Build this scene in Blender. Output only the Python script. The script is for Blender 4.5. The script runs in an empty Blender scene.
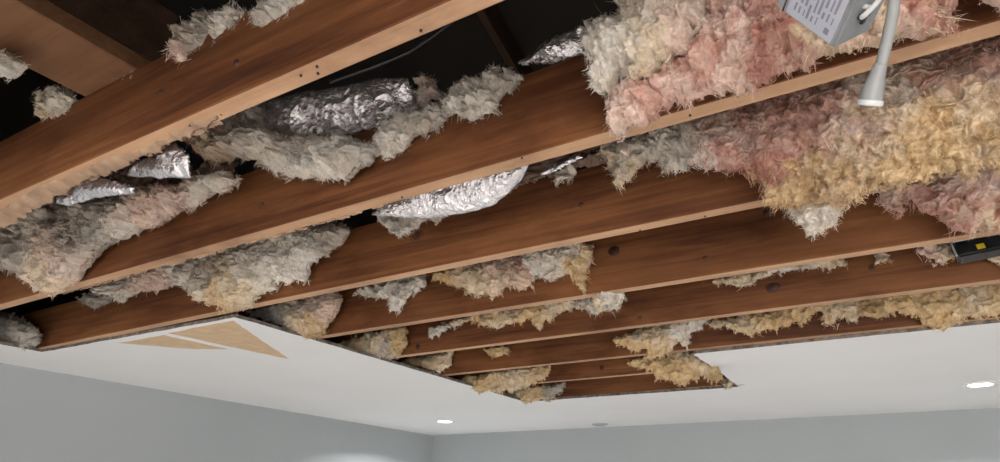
import bpy, bmesh, math, random
import numpy as np
from mathutils import Matrix, Vector

random.seed(7)
rng = np.random.default_rng(7)
S = bpy.context.scene
COL = S.collection

# ------------------------------------------------------------------ camera
CZ = 1.812                                   # camera height; ceiling underside is at 2.400
F = 642.0
M = np.array([[0.85639425, 0.19188607, 0.47934186],
              [0.5160254, -0.3495749, -0.78199436],
              [0.01751206, 0.91704805, -0.39839202]])
cam_d = bpy.data.cameras.new('camera')
cam_d.sensor_width = 36.0
cam_d.lens = F / 1000 * 36.0
cam_d.clip_start = 0.02
cam = bpy.data.objects.new('camera', cam_d)
COL.objects.link(cam)
mw = Matrix(M.tolist()).to_4x4()
mw.translation = (0, 0, CZ)
cam.matrix_world = mw
S.camera = cam

# ------------------------------------------------------------------ world, light, exposure
world = bpy.data.worlds.new('sky')
S.world = world
world.use_nodes = True
bg = world.node_tree.nodes['Background']
bg.inputs[0].default_value = (0.55, 0.70, 1.0, 1)
bg.inputs[1].default_value = 1.2
S.view_settings.view_transform = 'Standard'
S.view_settings.look = 'None'
S.view_settings.gamma = 1.0
S.view_settings.exposure = 0.27
S.view_settings.use_curve_mapping = False
S.cycles.use_denoising = True
S.cycles.max_bounces = 8
S.cycles.diffuse_bounces = 5


def area(name, loc, rot, sx, sy, power, col):
    d = bpy.data.lights.new(name, 'AREA')
    d.shape = 'RECTANGLE'
    d.size, d.size_y = sx, sy
    d.energy = power
    d.color = col
    o = bpy.data.objects.new(name, d)
    COL.objects.link(o)
    o.location = loc
    o.rotation_euler = rot
    return o


# daylight entering through the two windows of the wall behind the camera
XL, XR, YB, YN = -3.55, 2.6, 4.73, -3.0
WIN = [(0.3, 2.4)]                       # window in the wall behind the camera
WZ = (0.55, 2.15)
DAY = (1.0, 0.97, 0.94)
for a, b in WIN:
    area('window_daylight', ((a + b) / 2, YN + 0.03, sum(WZ) / 2), (math.radians(90), 0, 0), b - a - 0.1, WZ[1] - WZ[0] - 0.1, 125, DAY)

# ------------------------------------------------------------------ pixel helpers
CAM = np.array([0, 0, CZ])


def ray(px, py):
    return M @ np.array([px - 500.0, 231.0 - py, -F])


def on_z(px, py, z):
    d = ray(px, py)
    return CAM + d * ((z - CZ) / d[2])


def on_y(px, py, y):
    d = ray(px, py)
    return CAM + d * (y / d[1])


def at_dist(px, py, r):
    d = ray(px, py)
    return CAM + d / np.linalg.norm(d) * r


# ------------------------------------------------------------------ numpy noise
def _hash(ix, iy, iz, seed):
    h = (ix.astype(np.int64) * 374761393 + iy.astype(np.int64) * 668265263 + iz.astype(np.int64) * 2147483647 + seed * 974634777) & 0xffffffff
    h = ((h ^ (h >> 13)) * 1274126177) & 0xffffffff
    h = ((h ^ (h >> 16)) * 2246822519) & 0xffffffff
    return ((h ^ (h >> 15)) & 0xffff) / 32767.5 - 1.0


def noise(p, seed=0):
    """value noise in -1..1 for an (n,3) array"""
    f = np.floor(p)
    t = p - f
    t = t * t * t * (t * (t * 6 - 15) + 10)
    i = f.astype(np.int64)
    r = 0
    for dx in (0, 1):
        wx = t[:, 0] if dx else 1 - t[:, 0]
        for dy in (0, 1):
            wy = t[:, 1] if dy else 1 - t[:, 1]
            for dz in (0, 1):
                wz = t[:, 2] if dz else 1 - t[:, 2]
                r = r + wx * wy * wz * _hash(i[:, 0] + dx, i[:, 1] + dy, i[:, 2] + dz, seed)
    return r


def fbm(p, seed=0, octv=3):
    r, a, s = 0, 1.0, 0.0
    for o in range(octv):
        r = r + a * noise(p * 2 ** o + 17.3 * o, seed + o)
        s += a
        a *= 0.5
    return r / s


# ------------------------------------------------------------------ materials
def mat(name):
    m = bpy.data.materials.new(name)
    m.use_nodes = True
    nt = m.node_tree
    return m, nt, nt.nodes['Principled BSDF']


def N(nt, t, **kw):
    n = nt.nodes.new(t)
    for k, v in kw.items():
        setattr(n, k, v)
    return n


def ramp(nt, stops):
    r = nt.nodes.new('ShaderNodeValToRGB')
    e = r.color_ramp.elements
    while len(e) < len(stops):
        e.new(0.5)
    for el, (p, c) in zip(e, stops):
        el.position = p
        el.color = (*c, 1)
    return r


def wood_mat(name, stops, rough=0.62, streak=1.0):
    m, nt, b = mat(name)
    L = nt.links.new
    tc = N(nt, 'ShaderNodeTexCoord')
    oi = N(nt, 'ShaderNodeObjectInfo')
    add = N(nt, 'ShaderNodeVectorMath', operation='ADD')
    mul = N(nt, 'ShaderNodeVectorMath', operation='SCALE')
    mul.inputs[3].default_value = 9.0
    comb = N(nt, 'ShaderNodeCombineXYZ')
    for k in range(3):
        L(oi.outputs['Random'], comb.inputs[k])
    L(comb.outputs[0], mul.inputs[0])
    L(tc.outputs['Object'], add.inputs[0])
    L(mul.outputs[0], add.inputs[1])
    mp = N(nt, 'ShaderNodeMapping')
    mp.inputs['Scale'].default_value = (1.6, 34, 34)
    L(add.outputs[0], mp.inputs[0])
    n1 = N(nt, 'ShaderNodeTexNoise')
    n1.inputs['Scale'].default_value = 1.0
    n1.inputs['Detail'].default_value = 7
    n1.inputs['Roughness'].default_value = 0.62
    n1.inputs['Distortion'].default_value = 0.9
    L(mp.outputs[0], n1.inputs['Vector'])
    mp2 = N(nt, 'ShaderNodeMapping')
    mp2.inputs['Scale'].default_value = (1.1, 5, 5)
    L(add.outputs[0], mp2.inputs[0])
    n2 = N(nt, 'ShaderNodeTexNoise')
    n2.inputs['Scale'].default_value = 1.6
    n2.inputs['Detail'].default_value = 4
    L(mp2.outputs[0], n2.inputs['Vector'])
    mx = N(nt, 'ShaderNodeMix', data_type='FLOAT')
    mx.inputs[0].default_value = 0.45
    L(n1.outputs[0], mx.inputs[2])
    L(n2.outputs[0], mx.inputs[3])
    r = ramp(nt, stops)
    L(mx.outputs[0], r.inputs[0])
    n3 = N(nt, 'ShaderNodeTexNoise')
    n3.inputs['Scale'].default_value = 2.2
    n3.inputs['Detail'].default_value = 6
    n3.inputs['Roughness'].default_value = 0.65
    mp3 = N(nt, 'ShaderNodeMapping')
    mp3.inputs['Scale'].default_value = (1, 2.2, 2.2)
    L(add.outputs[0], mp3.inputs[0])
    L(mp3.outputs[0], n3.inputs['Vector'])
    r3 = ramp(nt, [(0.33, (0.58, 0.52, 0.50)), (0.48, (0.95, 0.93, 0.92)), (0.65, (1.15, 1.16, 1.16))])
    L(n3.outputs[0], r3.inputs[0])
    m3 = N(nt, 'ShaderNodeMix', data_type='RGBA', blend_type='MULTIPLY')
    m3.inputs[0].default_value = streak
    L(r.outputs[0], m3.inputs[6])
    L(r3.outputs[0], m3.inputs[7])
    L(m3.outputs[2], b.inputs['Base Color'])
    b.inputs['Roughness'].default_value = rough
    b.inputs['Specular IOR Level'].default_value = 0.25
    bp = N(nt, 'ShaderNodeBump')
    bp.inputs['Strength'].default_value = 0.35
    bp.inputs['Distance'].default_value = 0.003
    L(n1.outputs[0], bp.inputs['Height'])
    L(bp.outputs[0], b.inputs['Normal'])
    return m


def noisy_mat(name, c1, c2, scale=8, rough=0.8, bump=0.1, bscale=120, metal=0.0, bdist=0.002, detail=4):
    m, nt, b = mat(name)
    L = nt.links.new
    tc = N(nt, 'ShaderNodeTexCoord')
    n1 = N(nt, 'ShaderNodeTexNoise')
    n1.inputs['Scale'].default_value = scale
    n1.inputs['Detail'].default_value = detail
    L(tc.outputs['Object'], n1.inputs['Vector'])
    r = ramp(nt, [(0.3, c1), (0.7, c2)])
    L(n1.outputs[0], r.inputs[0])
    L(r.outputs[0], b.inputs['Base Color'])
    b.inputs['Roughness'].default_value = rough
    b.inputs['Metallic'].default_value = metal
    if bump:
        n2 = N(nt, 'ShaderNodeTexNoise')
        n2.inputs['Scale'].default_value = bscale
        n2.inputs['Detail'].default_value = 3
        L(tc.outputs['Object'], n2.inputs['Vector'])
        bp = N(nt, 'ShaderNodeBump')
        bp.inputs['Strength'].default_value = bump
        bp.inputs['Distance'].default_value = bdist
        L(n2.outputs[0], bp.inputs['Height'])
        L(bp.outputs[0], b.inputs['Normal'])
    return m


def fluff_mat():
    m, nt, b = mat('glass_wool')
    L = nt.links.new
    at = N(nt, 'ShaderNodeAttribute', attribute_name='fibre_colour')
    tc = N(nt, 'ShaderNodeTexCoord')
    n1 = N(nt, 'ShaderNodeTexNoise')
    n1.inputs['Scale'].default_value = 130
    n1.inputs['Detail'].default_value = 5
    n1.inputs['Roughness'].default_value = 0.7
    L(tc.outputs['Object'], n1.inputs['Vector'])
    r = ramp(nt, [(0.25, (0.72, 0.72, 0.72)), (0.75, (1.12, 1.12, 1.12))])
    L(n1.outputs[0], r.inputs[0])
    mx = N(nt, 'ShaderNodeMix', data_type='RGBA', blend_type='MULTIPLY')
    mx.inputs[0].default_value = 1.0
    L(at.outputs['Color'], mx.inputs[6])
    L(r.outputs[0], mx.inputs[7])
    L(mx.outputs[2], b.inputs['Base Color'])
    b.inputs['Roughness'].default_value = 1.0
    b.inputs['Specular IOR Level'].default_value = 0.05
    bp = N(nt, 'ShaderNodeBump')
    bp.inputs['Strength'].default_value = 0.8
    bp.inputs['Distance'].default_value = 0.004
    L(n1.outputs[0], bp.inputs['Height'])
    L(bp.outputs[0], b.inputs['Normal'])
    tr = N(nt, 'ShaderNodeBsdfTranslucent')
    L(mx.outputs[2], tr.inputs['Color'])
    ms = N(nt, 'ShaderNodeMixShader')
    ms.inputs[0].default_value = 0.22
    L(b.outputs[0], ms.inputs[1])
    L(tr.outputs[0], ms.inputs[2])
    out = nt.nodes['Material Output']
    L(ms.outputs[0], out.inputs['Surface'])
    return m


def emit_mat(name, col, strength):
    m, nt, b = mat(name)
    b.inputs['Base Color'].default_value = (0.9, 0.9, 0.9, 1)
    b.inputs['Emission Color'].default_value = (*col, 1)
    b.inputs['Emission Strength'].default_value = strength
    return m


MW = {}
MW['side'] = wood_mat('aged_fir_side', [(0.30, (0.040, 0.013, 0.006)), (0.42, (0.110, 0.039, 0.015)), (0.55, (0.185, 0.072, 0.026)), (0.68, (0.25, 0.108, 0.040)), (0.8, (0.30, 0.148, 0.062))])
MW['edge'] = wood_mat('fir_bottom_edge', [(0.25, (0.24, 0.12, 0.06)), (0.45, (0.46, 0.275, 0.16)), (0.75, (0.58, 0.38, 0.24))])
MW['pale'] = wood_mat('pale_fir', [(0.25, (0.11, 0.052, 0.026)), (0.5, (0.19, 0.095, 0.048)), (0.8, (0.25, 0.135, 0.07))])
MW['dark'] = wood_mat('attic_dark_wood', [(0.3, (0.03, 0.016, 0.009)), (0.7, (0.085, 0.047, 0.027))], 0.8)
MW['knot'] = noisy_mat('knot_wood', (0.035, 0.012, 0.006), (0.075, 0.026, 0.012), 60, 0.6)
MW['wall'] = noisy_mat('grey_wall_paint', (0.375, 0.40, 0.408), (0.40, 0.425, 0.433), 1.5, 0.7, 0.15, 260, bdist=0.001)
MW['ceil'] = noisy_mat('white_ceiling_paint', (0.76, 0.765, 0.775), (0.80, 0.805, 0.815), 2.0, 0.85, 0.18, 240, bdist=0.001)
MW['gyp'] = noisy_mat('broken_gypsum_edge', (0.07, 0.055, 0.045), (0.26, 0.22, 0.18), 45, 0.95, 0.6, 150)
MW['kraft'] = noisy_mat('brown_kraft_paper', (0.24, 0.145, 0.09), (0.40, 0.27, 0.175), 30, 0.75, 0.5, 90)
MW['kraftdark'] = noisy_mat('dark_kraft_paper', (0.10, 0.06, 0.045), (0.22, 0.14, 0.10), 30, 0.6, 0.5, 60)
MW['tan'] = noisy_mat('tan_drywall_paper', (0.56, 0.40, 0.25), (0.66, 0.48, 0.31), 25, 0.9, 0.3, 200)
MW['floor'] = wood_mat('pale_bounce_floor', [(0.3, (0.60, 0.55, 0.50)), (0.7, (0.71, 0.67, 0.62))], 0.45)  # unseen floor, whitened to bounce lamp light up to the joists
MW['foil'] = noisy_mat('crinkled_foil', (0.80, 0.78, 0.80), (0.92, 0.90, 0.92), 14, 0.26, 1.0, 110, metal=0.82, bdist=0.005)
MW['fluff'] = fluff_mat()
MW['steel'] = noisy_mat('galvanised_steel', (0.32, 0.335, 0.35), (0.42, 0.435, 0.45), 40, 0.42, 0.1, 200, metal=0.55)
MW['label'] = noisy_mat('label_paper', (0.40, 0.41, 0.47), (0.46, 0.47, 0.53), 12, 0.6, 0)
MW['print'] = noisy_mat('label_print', (0.19, 0.19, 0.24), (0.25, 0.25, 0.30), 12, 0.7, 0)
MW['whitecable'] = noisy_mat('white_cable', (0.46, 0.46, 0.45), (0.54, 0.54, 0.53), 20, 0.45, 0)
MW['greycable'] = noisy_mat('grey_cable', (0.22, 0.22, 0.215), (0.28, 0.28, 0.27), 20, 0.5, 0)
MW['blackp'] = noisy_mat('black_plastic', (0.012, 0.012, 0.014), (0.03, 0.03, 0.032), 30, 0.35, 0.2, 60)
MW['blue'] = noisy_mat('dark_blue_plastic', (0.012, 0.018, 0.035), (0.03, 0.045, 0.08), 20, 0.4, 0.4, 30)
MW['yellow'] = noisy_mat('yellow_sticker', (0.75, 0.55, 0.02), (0.85, 0.65, 0.05), 30, 0.5, 0)
MW['trim'] = noisy_mat('white_trim', (0.78, 0.78, 0.77), (0.84, 0.84, 0.83), 4, 0.4, 0)
MW['lamp'] = emit_mat('lit_diffuser', (0.86, 0.95, 1.0), 16.0)
MW['vent'] = noisy_mat('grey_plate', (0.40, 0.40, 0.40), (0.46, 0.46, 0.46), 10, 0.5, 0)
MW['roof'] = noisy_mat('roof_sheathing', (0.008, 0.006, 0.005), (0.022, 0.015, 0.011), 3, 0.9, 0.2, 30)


def glass_mat():
    m, nt, b = mat('window_glass')
    L = nt.links.new
    tr = N(nt, 'ShaderNodeBsdfTransparent')
    gl = N(nt, 'ShaderNodeBsdfGlossy')
    gl.inputs['Roughness'].default_value = 0.02
    ms = N(nt, 'ShaderNodeMixShader')
    ms.inputs[0].default_value = 0.08
    L(tr.outputs[0], ms.inputs[1])
    L(gl.outputs[0], ms.inputs[2])
    L(ms.outputs[0], nt.nodes['Material Output'].inputs['Surface'])
    return m


MW['glass'] = glass_mat()


# ------------------------------------------------------------------ object helpers
def link(name, me, mats=(), parent=None):
    o = bpy.data.objects.new(name, me)
    COL.objects.link(o)
    for m in mats:
        me.materials.append(MW[m])
    if parent is not None:
        o.parent = parent
        o.matrix_parent_inverse = parent.matrix_world.inverted()
    return o


def tag(o, label, cat, group=None):
    o['label'] = label
    o['category'] = cat
    if group:
        o['group'] = group
    return o


def structure(o):
    o['kind'] = 'structure'
    return o


def bm_obj(name, bm, mats, parent=None, smooth=False):
    me = bpy.data.meshes.new(name)
    bmesh.ops.recalc_face_normals(bm, faces=bm.faces)
    bm.to_mesh(me)
    bm.free()
    if smooth:
        me.polygons.foreach_set('use_smooth', [True] * len(me.polygons))
    return link(name, me, mats, parent)


def add_box(bm, x0, x1, y0, y1, z0, z1, mi=0):
    vs = [bm.verts.new((x, y, z)) for z in (z0, z1) for y in (y0, y1) for x in (x0, x1)]
    fs = []
    for q in ((0, 2, 3, 1), (4, 5, 7, 6), (0, 1, 5, 4), (2, 6, 7, 3), (0, 4, 6, 2), (1, 3, 7, 5)):
        f = bm.faces.new([vs[i] for i in q])
        f.material_index = mi
        fs.append(f)
    return fs


def np_mesh(name, v, quads, tris=None, smooth=True):
    me = bpy.data.meshes.new(name)
    nq = len(quads)
    nt = 0 if tris is None else len(tris)
    me.vertices.add(len(v))
    me.vertices.foreach_set('co', np.ascontiguousarray(v, dtype=np.float32).ravel())
    loops = quads.ravel() if nt == 0 else np.concatenate([quads.ravel(), tris.ravel()])
    me.loops.add(len(loops))
    me.loops.foreach_set('vertex_index', loops.astype(np.int32))
    me.polygons.add(nq + nt)
    st = np.concatenate([np.arange(nq) * 4, nq * 4 + np.arange(nt) * 3]).astype(np.int32)
    me.polygons.foreach_set('loop_start', st)
    me.polygons.foreach_set('use_smooth', np.full(nq + nt, smooth))
    me.update(calc_edges=True)
    return me


def tube_mesh(name, pts, rad, seg=12, sub=8):
    """smooth tube through points; rad is a number or one radius per point"""
    P = np.array(pts, float)
    R = np.full(len(P), rad) if np.isscalar(rad) else np.array(rad, float)
    Q = np.vstack([2 * P[0] - P[1], P, 2 * P[-1] - P[-2]])
    c, rr = [], []
    for i in range(len(P) - 1):
        for k in range(sub):
            t = k / sub
            a, b, cc, d = Q[i], Q[i + 1], Q[i + 2], Q[i + 3]
            c.append(0.5 * (2 * b + (cc - a) * t + (2 * a - 5 * b + 4 * cc - d) * t * t + (3 * b - a - 3 * cc + d) * t ** 3))
            rr.append(R[i] * (1 - t) + R[i + 1] * t)
    c.append(P[-1])
    rr.append(R[-1])
    c = np.array(c)
    tg = np.gradient(c, axis=0)
    tg /= np.linalg.norm(tg, axis=1)[:, None]
    up = np.array([0.31, 0.2, 0.93])
    a = np.cross(tg, up)
    a /= np.linalg.norm(a, axis=1)[:, None]
    b = np.cross(tg, a)
    th = np.arange(seg) / seg * 2 * math.pi
    v = (c[:, None] + (a[:, None] * np.cos(th)[None, :, None] + b[:, None] * np.sin(th)[None, :, None]) * np.array(rr)[:, None, None]).reshape(-1, 3)
    n = len(c)
    q = [(i * seg + j, i * seg + (j + 1) % seg, (i + 1) * seg + (j + 1) % seg, (i + 1) * seg + j) for i in range(n - 1) for j in range(seg)]
    v = np.vstack([v, c[0], c[-1]])
    t = [(j, n * seg, (j + 1) % seg) for j in range(seg)] + [((n - 1) * seg + j, (n - 1) * seg + (j + 1) % seg, n * seg + 1) for j in range(seg)]
    return np_mesh(name, v, np.array(q), np.array(t))


# ------------------------------------------------------------------ the room shell
ZC = 2.400                      # underside of the drywall
ZJ = ZC + 0.0127                # underside of the joists
JD = 0.182                      # joist depth
JT = 0.038

bm = bmesh.new()
add_box(bm, XL - 0.12, XR + 0.12, YN - 0.12, YB + 0.12, -0.05, 0)
structure(bm_obj('floor', bm, ['floor']))
bm = bmesh.new()
add_box(bm, XL - 0.12, XL, YN - 0.12, YB + 0.12, 0, ZJ)
structure(bm_obj('wall_left', bm, ['wall']))
bm = bmesh.new()
add_box(bm, XL, XR, YB, YB + 0.12, 0, ZJ)
structure(bm_obj('wall_back', bm, ['wall']))
bm = bmesh.new()
for a, b in ((XL, WIN[0][0]), (WIN[0][1], XR)):
    add_box(bm, a, b, YN - 0.12, YN, 0, ZJ)
for a, b in WIN:
    add_box(bm, a, b, YN - 0.12, YN, 0, WZ[0])
    add_box(bm, a, b, YN - 0.12, YN, WZ[1], ZJ)
structure(bm_obj('wall_front', bm, ['wall']))
bm = bmesh.new()
add_box(bm, XR, XR + 0.12, YN - 0.12, YB + 0.12, 0, ZJ)
structure(bm_obj('wall_right', bm, ['wall']))


def window(name, a, b, z0, z1, side):
    """frame, mullion and two panes between a and b; side 'front' runs along x, 'right' along y"""
    def bx(bm, u0, u1, v0, v1, w0, w1):
        if side == 'front':
            add_box(bm, u0, u1, YN - v1, YN - v0, w0, w1)
        else:
            add_box(bm, XR + v0, XR + v1, u0, u1, w0, w1)
    m = (a + b) / 2
    bm = bmesh.new()
    for u0, u1, w0, w1 in ((a, a + .05, z0, z1), (b - .05, b, z0, z1), (a + .05, b - .05, z0, z0 + .05), (a + .05, b - .05, z1 - .05, z1), (m - .02, m + .02, z0 + .05, z1 - .05)):
        bx(bm, u0, u1, .04, .10, w0, w1)
    w = structure(bm_obj(name, bm, ['trim']))
    for u0, u1 in ((a + .05, m - .02), (m + .02, b - .05)):
        bm = bmesh.new()
        bx(bm, u0, u1, .067, .073, z0 + .05, z1 - .05)
        bm_obj('pane', bm, ['glass'], w)


window('window_1', *WIN[0], *WZ, 'front')

# the drywall ceiling with its cut-out opening
OX0, OX1, OX2, OX3 = -3.105, -1.882, -0.665, 1.15
OYA, OYB, OYC, OYD = 1.338, 3.408, 2.580, 0.125  # near edge lies out of view, pulled in to shade the nearest joist


def slab(bm, poly, z0, z1):
    lo = [bm.verts.new((x, y, z0)) for x, y in poly]
    hi = [bm.verts.new((x, y, z1)) for x, y in poly]
    bm.faces.new(lo[::-1]).material_index = 0
    bm.faces.new(hi).material_index = 1
    n = len(poly)
    for i in range(n):
        f = bm.faces.new([lo[i], lo[(i + 1) % n], hi[(i + 1) % n], hi[i]])
        f.material_index = 1


def ragged(p, q, n=26, amp=0.004):
    p, q = np.array(p, float), np.array(q, float)
    d = q - p
    nn = np.array([-d[1], d[0]]) / np.linalg.norm(d)
    return [tuple(p + d * t + nn * random.uniform(-amp, amp)) for t in np.linspace(0, 1, n)[:-1]]


hole = []
cs = [(OX0, OYD), (OX0 - 0.005, 1.326), (OX1, 1.352), (OX1, OYB - 0.012), (OX2, OYB + 0.008), (OX2, OYC + 0.012), (OX3, OYC - 0.01), (OX3, OYD)]
for i in range(len(cs)):
    hole += ragged(cs[i], cs[(i + 1) % len(cs)])
bm = bmesh.new()
outer = [(XL, YN), (XR, YN), (XR, YB), (XL, YB)]


def ring(z):
    ov = [bm.verts.new((x, y, z)) for x, y in outer]
    hv = [bm.verts.new((x, y, z)) for x, y in hole]
    e = [bm.edges.new((ov[i], ov[(i + 1) % 4])) for i in range(4)] + [bm.edges.new((hv[i], hv[(i + 1) % len(hv)])) for i in range(len(hv))]
    r = bmesh.ops.triangle_fill(bm, edges=e, use_beauty=True, use_dissolve=False)
    return ov, hv, [g for g in r['geom'] if isinstance(g, bmesh.types.BMFace)]


o0, h0, f0 = ring(ZC)
o1, h1, f1 = ring(ZJ - 0.0002)
for f in f1:
    f.material_index = 1
for A, B in ((o0, o1), (h0, h1)):
    n = len(A)
    for i in range(n):
        bm.faces.new([A[i], A[(i + 1) % n], B[(i + 1) % n], B[i]]).material_index = 1
ceiling = structure(bm_obj('ceiling', bm, ['ceil', 'gyp']))


# tan patches where the drywall face paper has been peeled off
def flat_patch(name, px, z, th, m, parent):
    bm = bmesh.new()
    pts = [on_z(x, y, z)[:2] for x, y in px]
    poly = []
    for i in range(len(pts)):
        poly += ragged(pts[i], pts[(i + 1) % len(pts)], 9, 0.0035)
    lo = [bm.verts.new((x, y, z - th)) for x, y in poly]
    hi = [bm.verts.new((x, y, z + 0.0004)) for x, y in poly]
    bm.faces.new(lo[::-1])
    bm.faces.new(hi)
    for i in range(len(poly)):
        bm.faces.new([lo[i], lo[(i + 1) % len(poly)], hi[(i + 1) % len(poly)], hi[i]])
    return bm_obj(name, bm, [m], parent)


flat_patch('torn_paper_patch', [(118, 343), (164, 335), (228, 349), (196, 349)], ZC, 0.0006, 'tan', ceiling)
flat_patch('torn_paper_patch', [(168, 333), (233, 320.5), (257, 337), (289, 359), (246, 350)], ZC, 0.0006, 'tan', ceiling)

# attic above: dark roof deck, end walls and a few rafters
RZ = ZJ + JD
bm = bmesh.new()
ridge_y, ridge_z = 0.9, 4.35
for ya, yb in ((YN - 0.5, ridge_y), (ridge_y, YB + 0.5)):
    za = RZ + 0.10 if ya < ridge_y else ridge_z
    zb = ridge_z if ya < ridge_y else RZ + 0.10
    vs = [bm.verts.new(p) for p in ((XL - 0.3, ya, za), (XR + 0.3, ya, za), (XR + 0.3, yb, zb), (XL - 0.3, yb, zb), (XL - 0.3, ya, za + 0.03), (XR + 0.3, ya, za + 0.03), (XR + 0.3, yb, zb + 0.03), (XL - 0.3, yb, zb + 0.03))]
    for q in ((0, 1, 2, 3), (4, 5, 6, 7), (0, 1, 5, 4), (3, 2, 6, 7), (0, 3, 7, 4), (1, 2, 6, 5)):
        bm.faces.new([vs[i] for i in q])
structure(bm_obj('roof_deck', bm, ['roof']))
for nm, x0, x1 in (('gable_wall_left', XL - 0.3, XL - 0.2), ('gable_wall_right', XR + 0.2, XR + 0.3)):
    bm = bmesh.new()
    pr = [(YN - 0.5, ZJ), (YB + 0.5, ZJ), (YB + 0.5, RZ + 0.10), (ridge_y, ridge_z), (YN - 0.5, RZ + 0.10)]
    a = [bm.verts.new((x0, y, z)) for y, z in pr]
    b = [bm.verts.new((x1, y, z)) for y, z in pr]
    bm.faces.new(a)
    bm.faces.new(b)
    for i in range(5):
        bm.faces.new([a[i], a[(i + 1) % 5], b[(i + 1) % 5], b[i]])
    structure(bm_obj(nm, bm, ['roof']))
for nm, y0, y1 in (('eave_wall_front', YN - 0.5, YN - 0.45), ('eave_wall_back', YB + 0.45, YB + 0.5)):
    bm = bmesh.new()
    add_box(bm, XL - 0.3, XR + 0.3, y0, y1, ZJ - 0.2, RZ + 0.16)
    structure(bm_obj(nm, bm, ['roof']))
for nm, y0, y1 in (('eave_soffit_front', YN - 0.45, YN - 0.12), ('eave_soffit_back', YB + 0.12, YB + 0.45)):
    bm = bmesh.new()
    add_box(bm, XL - 0.3, XR + 0.3, y0, y1, ZJ - 0.06, ZJ - 0.04)
    structure(bm_obj(nm, bm, ['roof']))


def beam_between(name, p, q, w, d, m, label, cat, group=None):
    p, q = Vector(p), Vector(q)
    ax = (q - p).normalized()
    s = ax.cross(Vector((0, 0, 1))).normalized()
    u = s.cross(ax)
    bm = bmesh.new()
    L = (q - p).length
    add_box(bm, 0, L, -w / 2, w / 2, -d / 2, d / 2)
    bmesh.ops.bevel(bm, geom=list(bm.edges), offset=0.003, segments=1, affect='EDGES')
    o = bm_obj(name, bm, [m])
    mt = Matrix((ax, s, u)).transposed().to_4x4()
    mt.translation = p
    o.matrix_world = mt
    return tag(o, label, cat, group)


slope = (ridge_z - RZ - 0.10) / (YB + 0.5 - ridge_y)
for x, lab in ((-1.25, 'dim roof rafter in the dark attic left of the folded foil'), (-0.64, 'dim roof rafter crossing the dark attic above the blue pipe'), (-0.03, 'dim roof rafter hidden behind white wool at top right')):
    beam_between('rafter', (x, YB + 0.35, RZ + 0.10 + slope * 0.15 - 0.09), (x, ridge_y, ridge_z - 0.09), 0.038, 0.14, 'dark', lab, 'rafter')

# ------------------------------------------------------------------ joists
YF = [0.139, 0.545, 0.938, 1.339, 1.751, 2.157, 2.590, 2.972, 3.44]      # far edge of each underside, first one is overhead
JL = ['fir ceiling joist right above the camera at the near side of the opening',
      'nearest dark fir ceiling joist at upper left with pale lower edge',
      'fir ceiling joist carrying the silver foil, second from upper left',
      'third fir ceiling joist, below the silver foil bulge, meeting the drywall edge',
      'fourth fir ceiling joist from upper left, with a round knot mid-length',
      'fifth fir ceiling joist from upper left, with a large oval knot',
      'sixth fir ceiling joist, bordering the white ceiling at right',
      'seventh fir ceiling joist, short stretch near the far end of opening',
      'farthest fir ceiling joist along the far drywall edge']
JO = []
for k, (yf, lab) in enumerate(zip(YF, JL)):
    bm = bmesh.new()
    nseg = 40
    x0, x1 = XL - 0.15, XR + 0.15
    prof = [(0, 0), (JT, 0), (JT, JD), (0, JD)]
    rings = []
    b = 0.0022
    pr = [(b, 0), (JT - b, 0), (JT, b), (JT, JD - b), (JT - b, JD), (b, JD), (0, JD - b), (0, b)]
    for i in range(nseg + 1):
        x = x0 + (x1 - x0) * i / nseg
        wv = 0.0015 * math.sin(x * 1.7 + k * 2.1)
        rings.append([bm.verts.new((x, yf - JT + yy + wv + random.uniform(-.0004, .0004), ZJ + zz)) for yy, zz in pr])
    for i in range(nseg):
        for j in range(8):
            f = bm.faces.new([rings[i][j], rings[i][(j + 1) % 8], rings[i + 1][(j + 1) % 8], rings[i + 1][j]])
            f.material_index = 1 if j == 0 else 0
    bm.faces.new(rings[0])
    bm.faces.new(rings[-1])
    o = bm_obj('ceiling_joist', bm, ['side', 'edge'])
    tag(o, lab, 'joist', 'ceiling joists')
    JO.append(o)
YNEAR = [y - JT for y in YF]


def knot(k, px, py, rx, rz, parent):
    c = on_y(px, py, YNEAR[k])
    bm = bmesh.new()
    n = 18
    cen = bm.verts.new((c[0], YNEAR[k] - 0.0032, c[2]))
    rr = []
    for s, dy in ((0.55, -0.0030), (0.75, -0.0010), (1.0, -0.0022), (1.05, 0.003)):
        rr.append([bm.verts.new((c[0] + s * rx * math.cos(a) * (1 + .08 * math.sin(3 * a + px)), YNEAR[k] + dy, c[2] + s * rz * math.sin(a) * (1 + .08 * math.cos(2 * a + py)))) for a in [2 * math.pi * i / n for i in range(n)]])
    for i in range(n):
        bm.faces.new([cen, rr[0][i], rr[0][(i + 1) % n]])
        for q in range(3):
            bm.faces.new([rr[q][i], rr[q + 1][i], rr[q + 1][(i + 1) % n], rr[q][(i + 1) % n]])
    return bm_obj('knot', bm, ['knot'], parent, True)


for k, px, py, rx, rz in ((3, 417, 236, .022, .018), (3, 581, 205, .007, .006), (4, 614, 251, .017, .016), (4, 769, 212, .016, .012), (4, 366, 249 + 30, .007, .008),
                          (5, 773, 288, .022, .017), (5, 872, 268, .010, .010), (5, 418, 347, .012, .011), (7, 602, 368, .010, .012), (6, 700, 331, .006, .006),
                          (2, 262, 205, .006, .006), (1, 236, 63, .006, .007), (1, 160, 93, .008, .006), (4, 705, 258, .006, .005), (5, 640, 318, .007, .006)):
    knot(k, px, py, rx, rz, JO[k])

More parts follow.
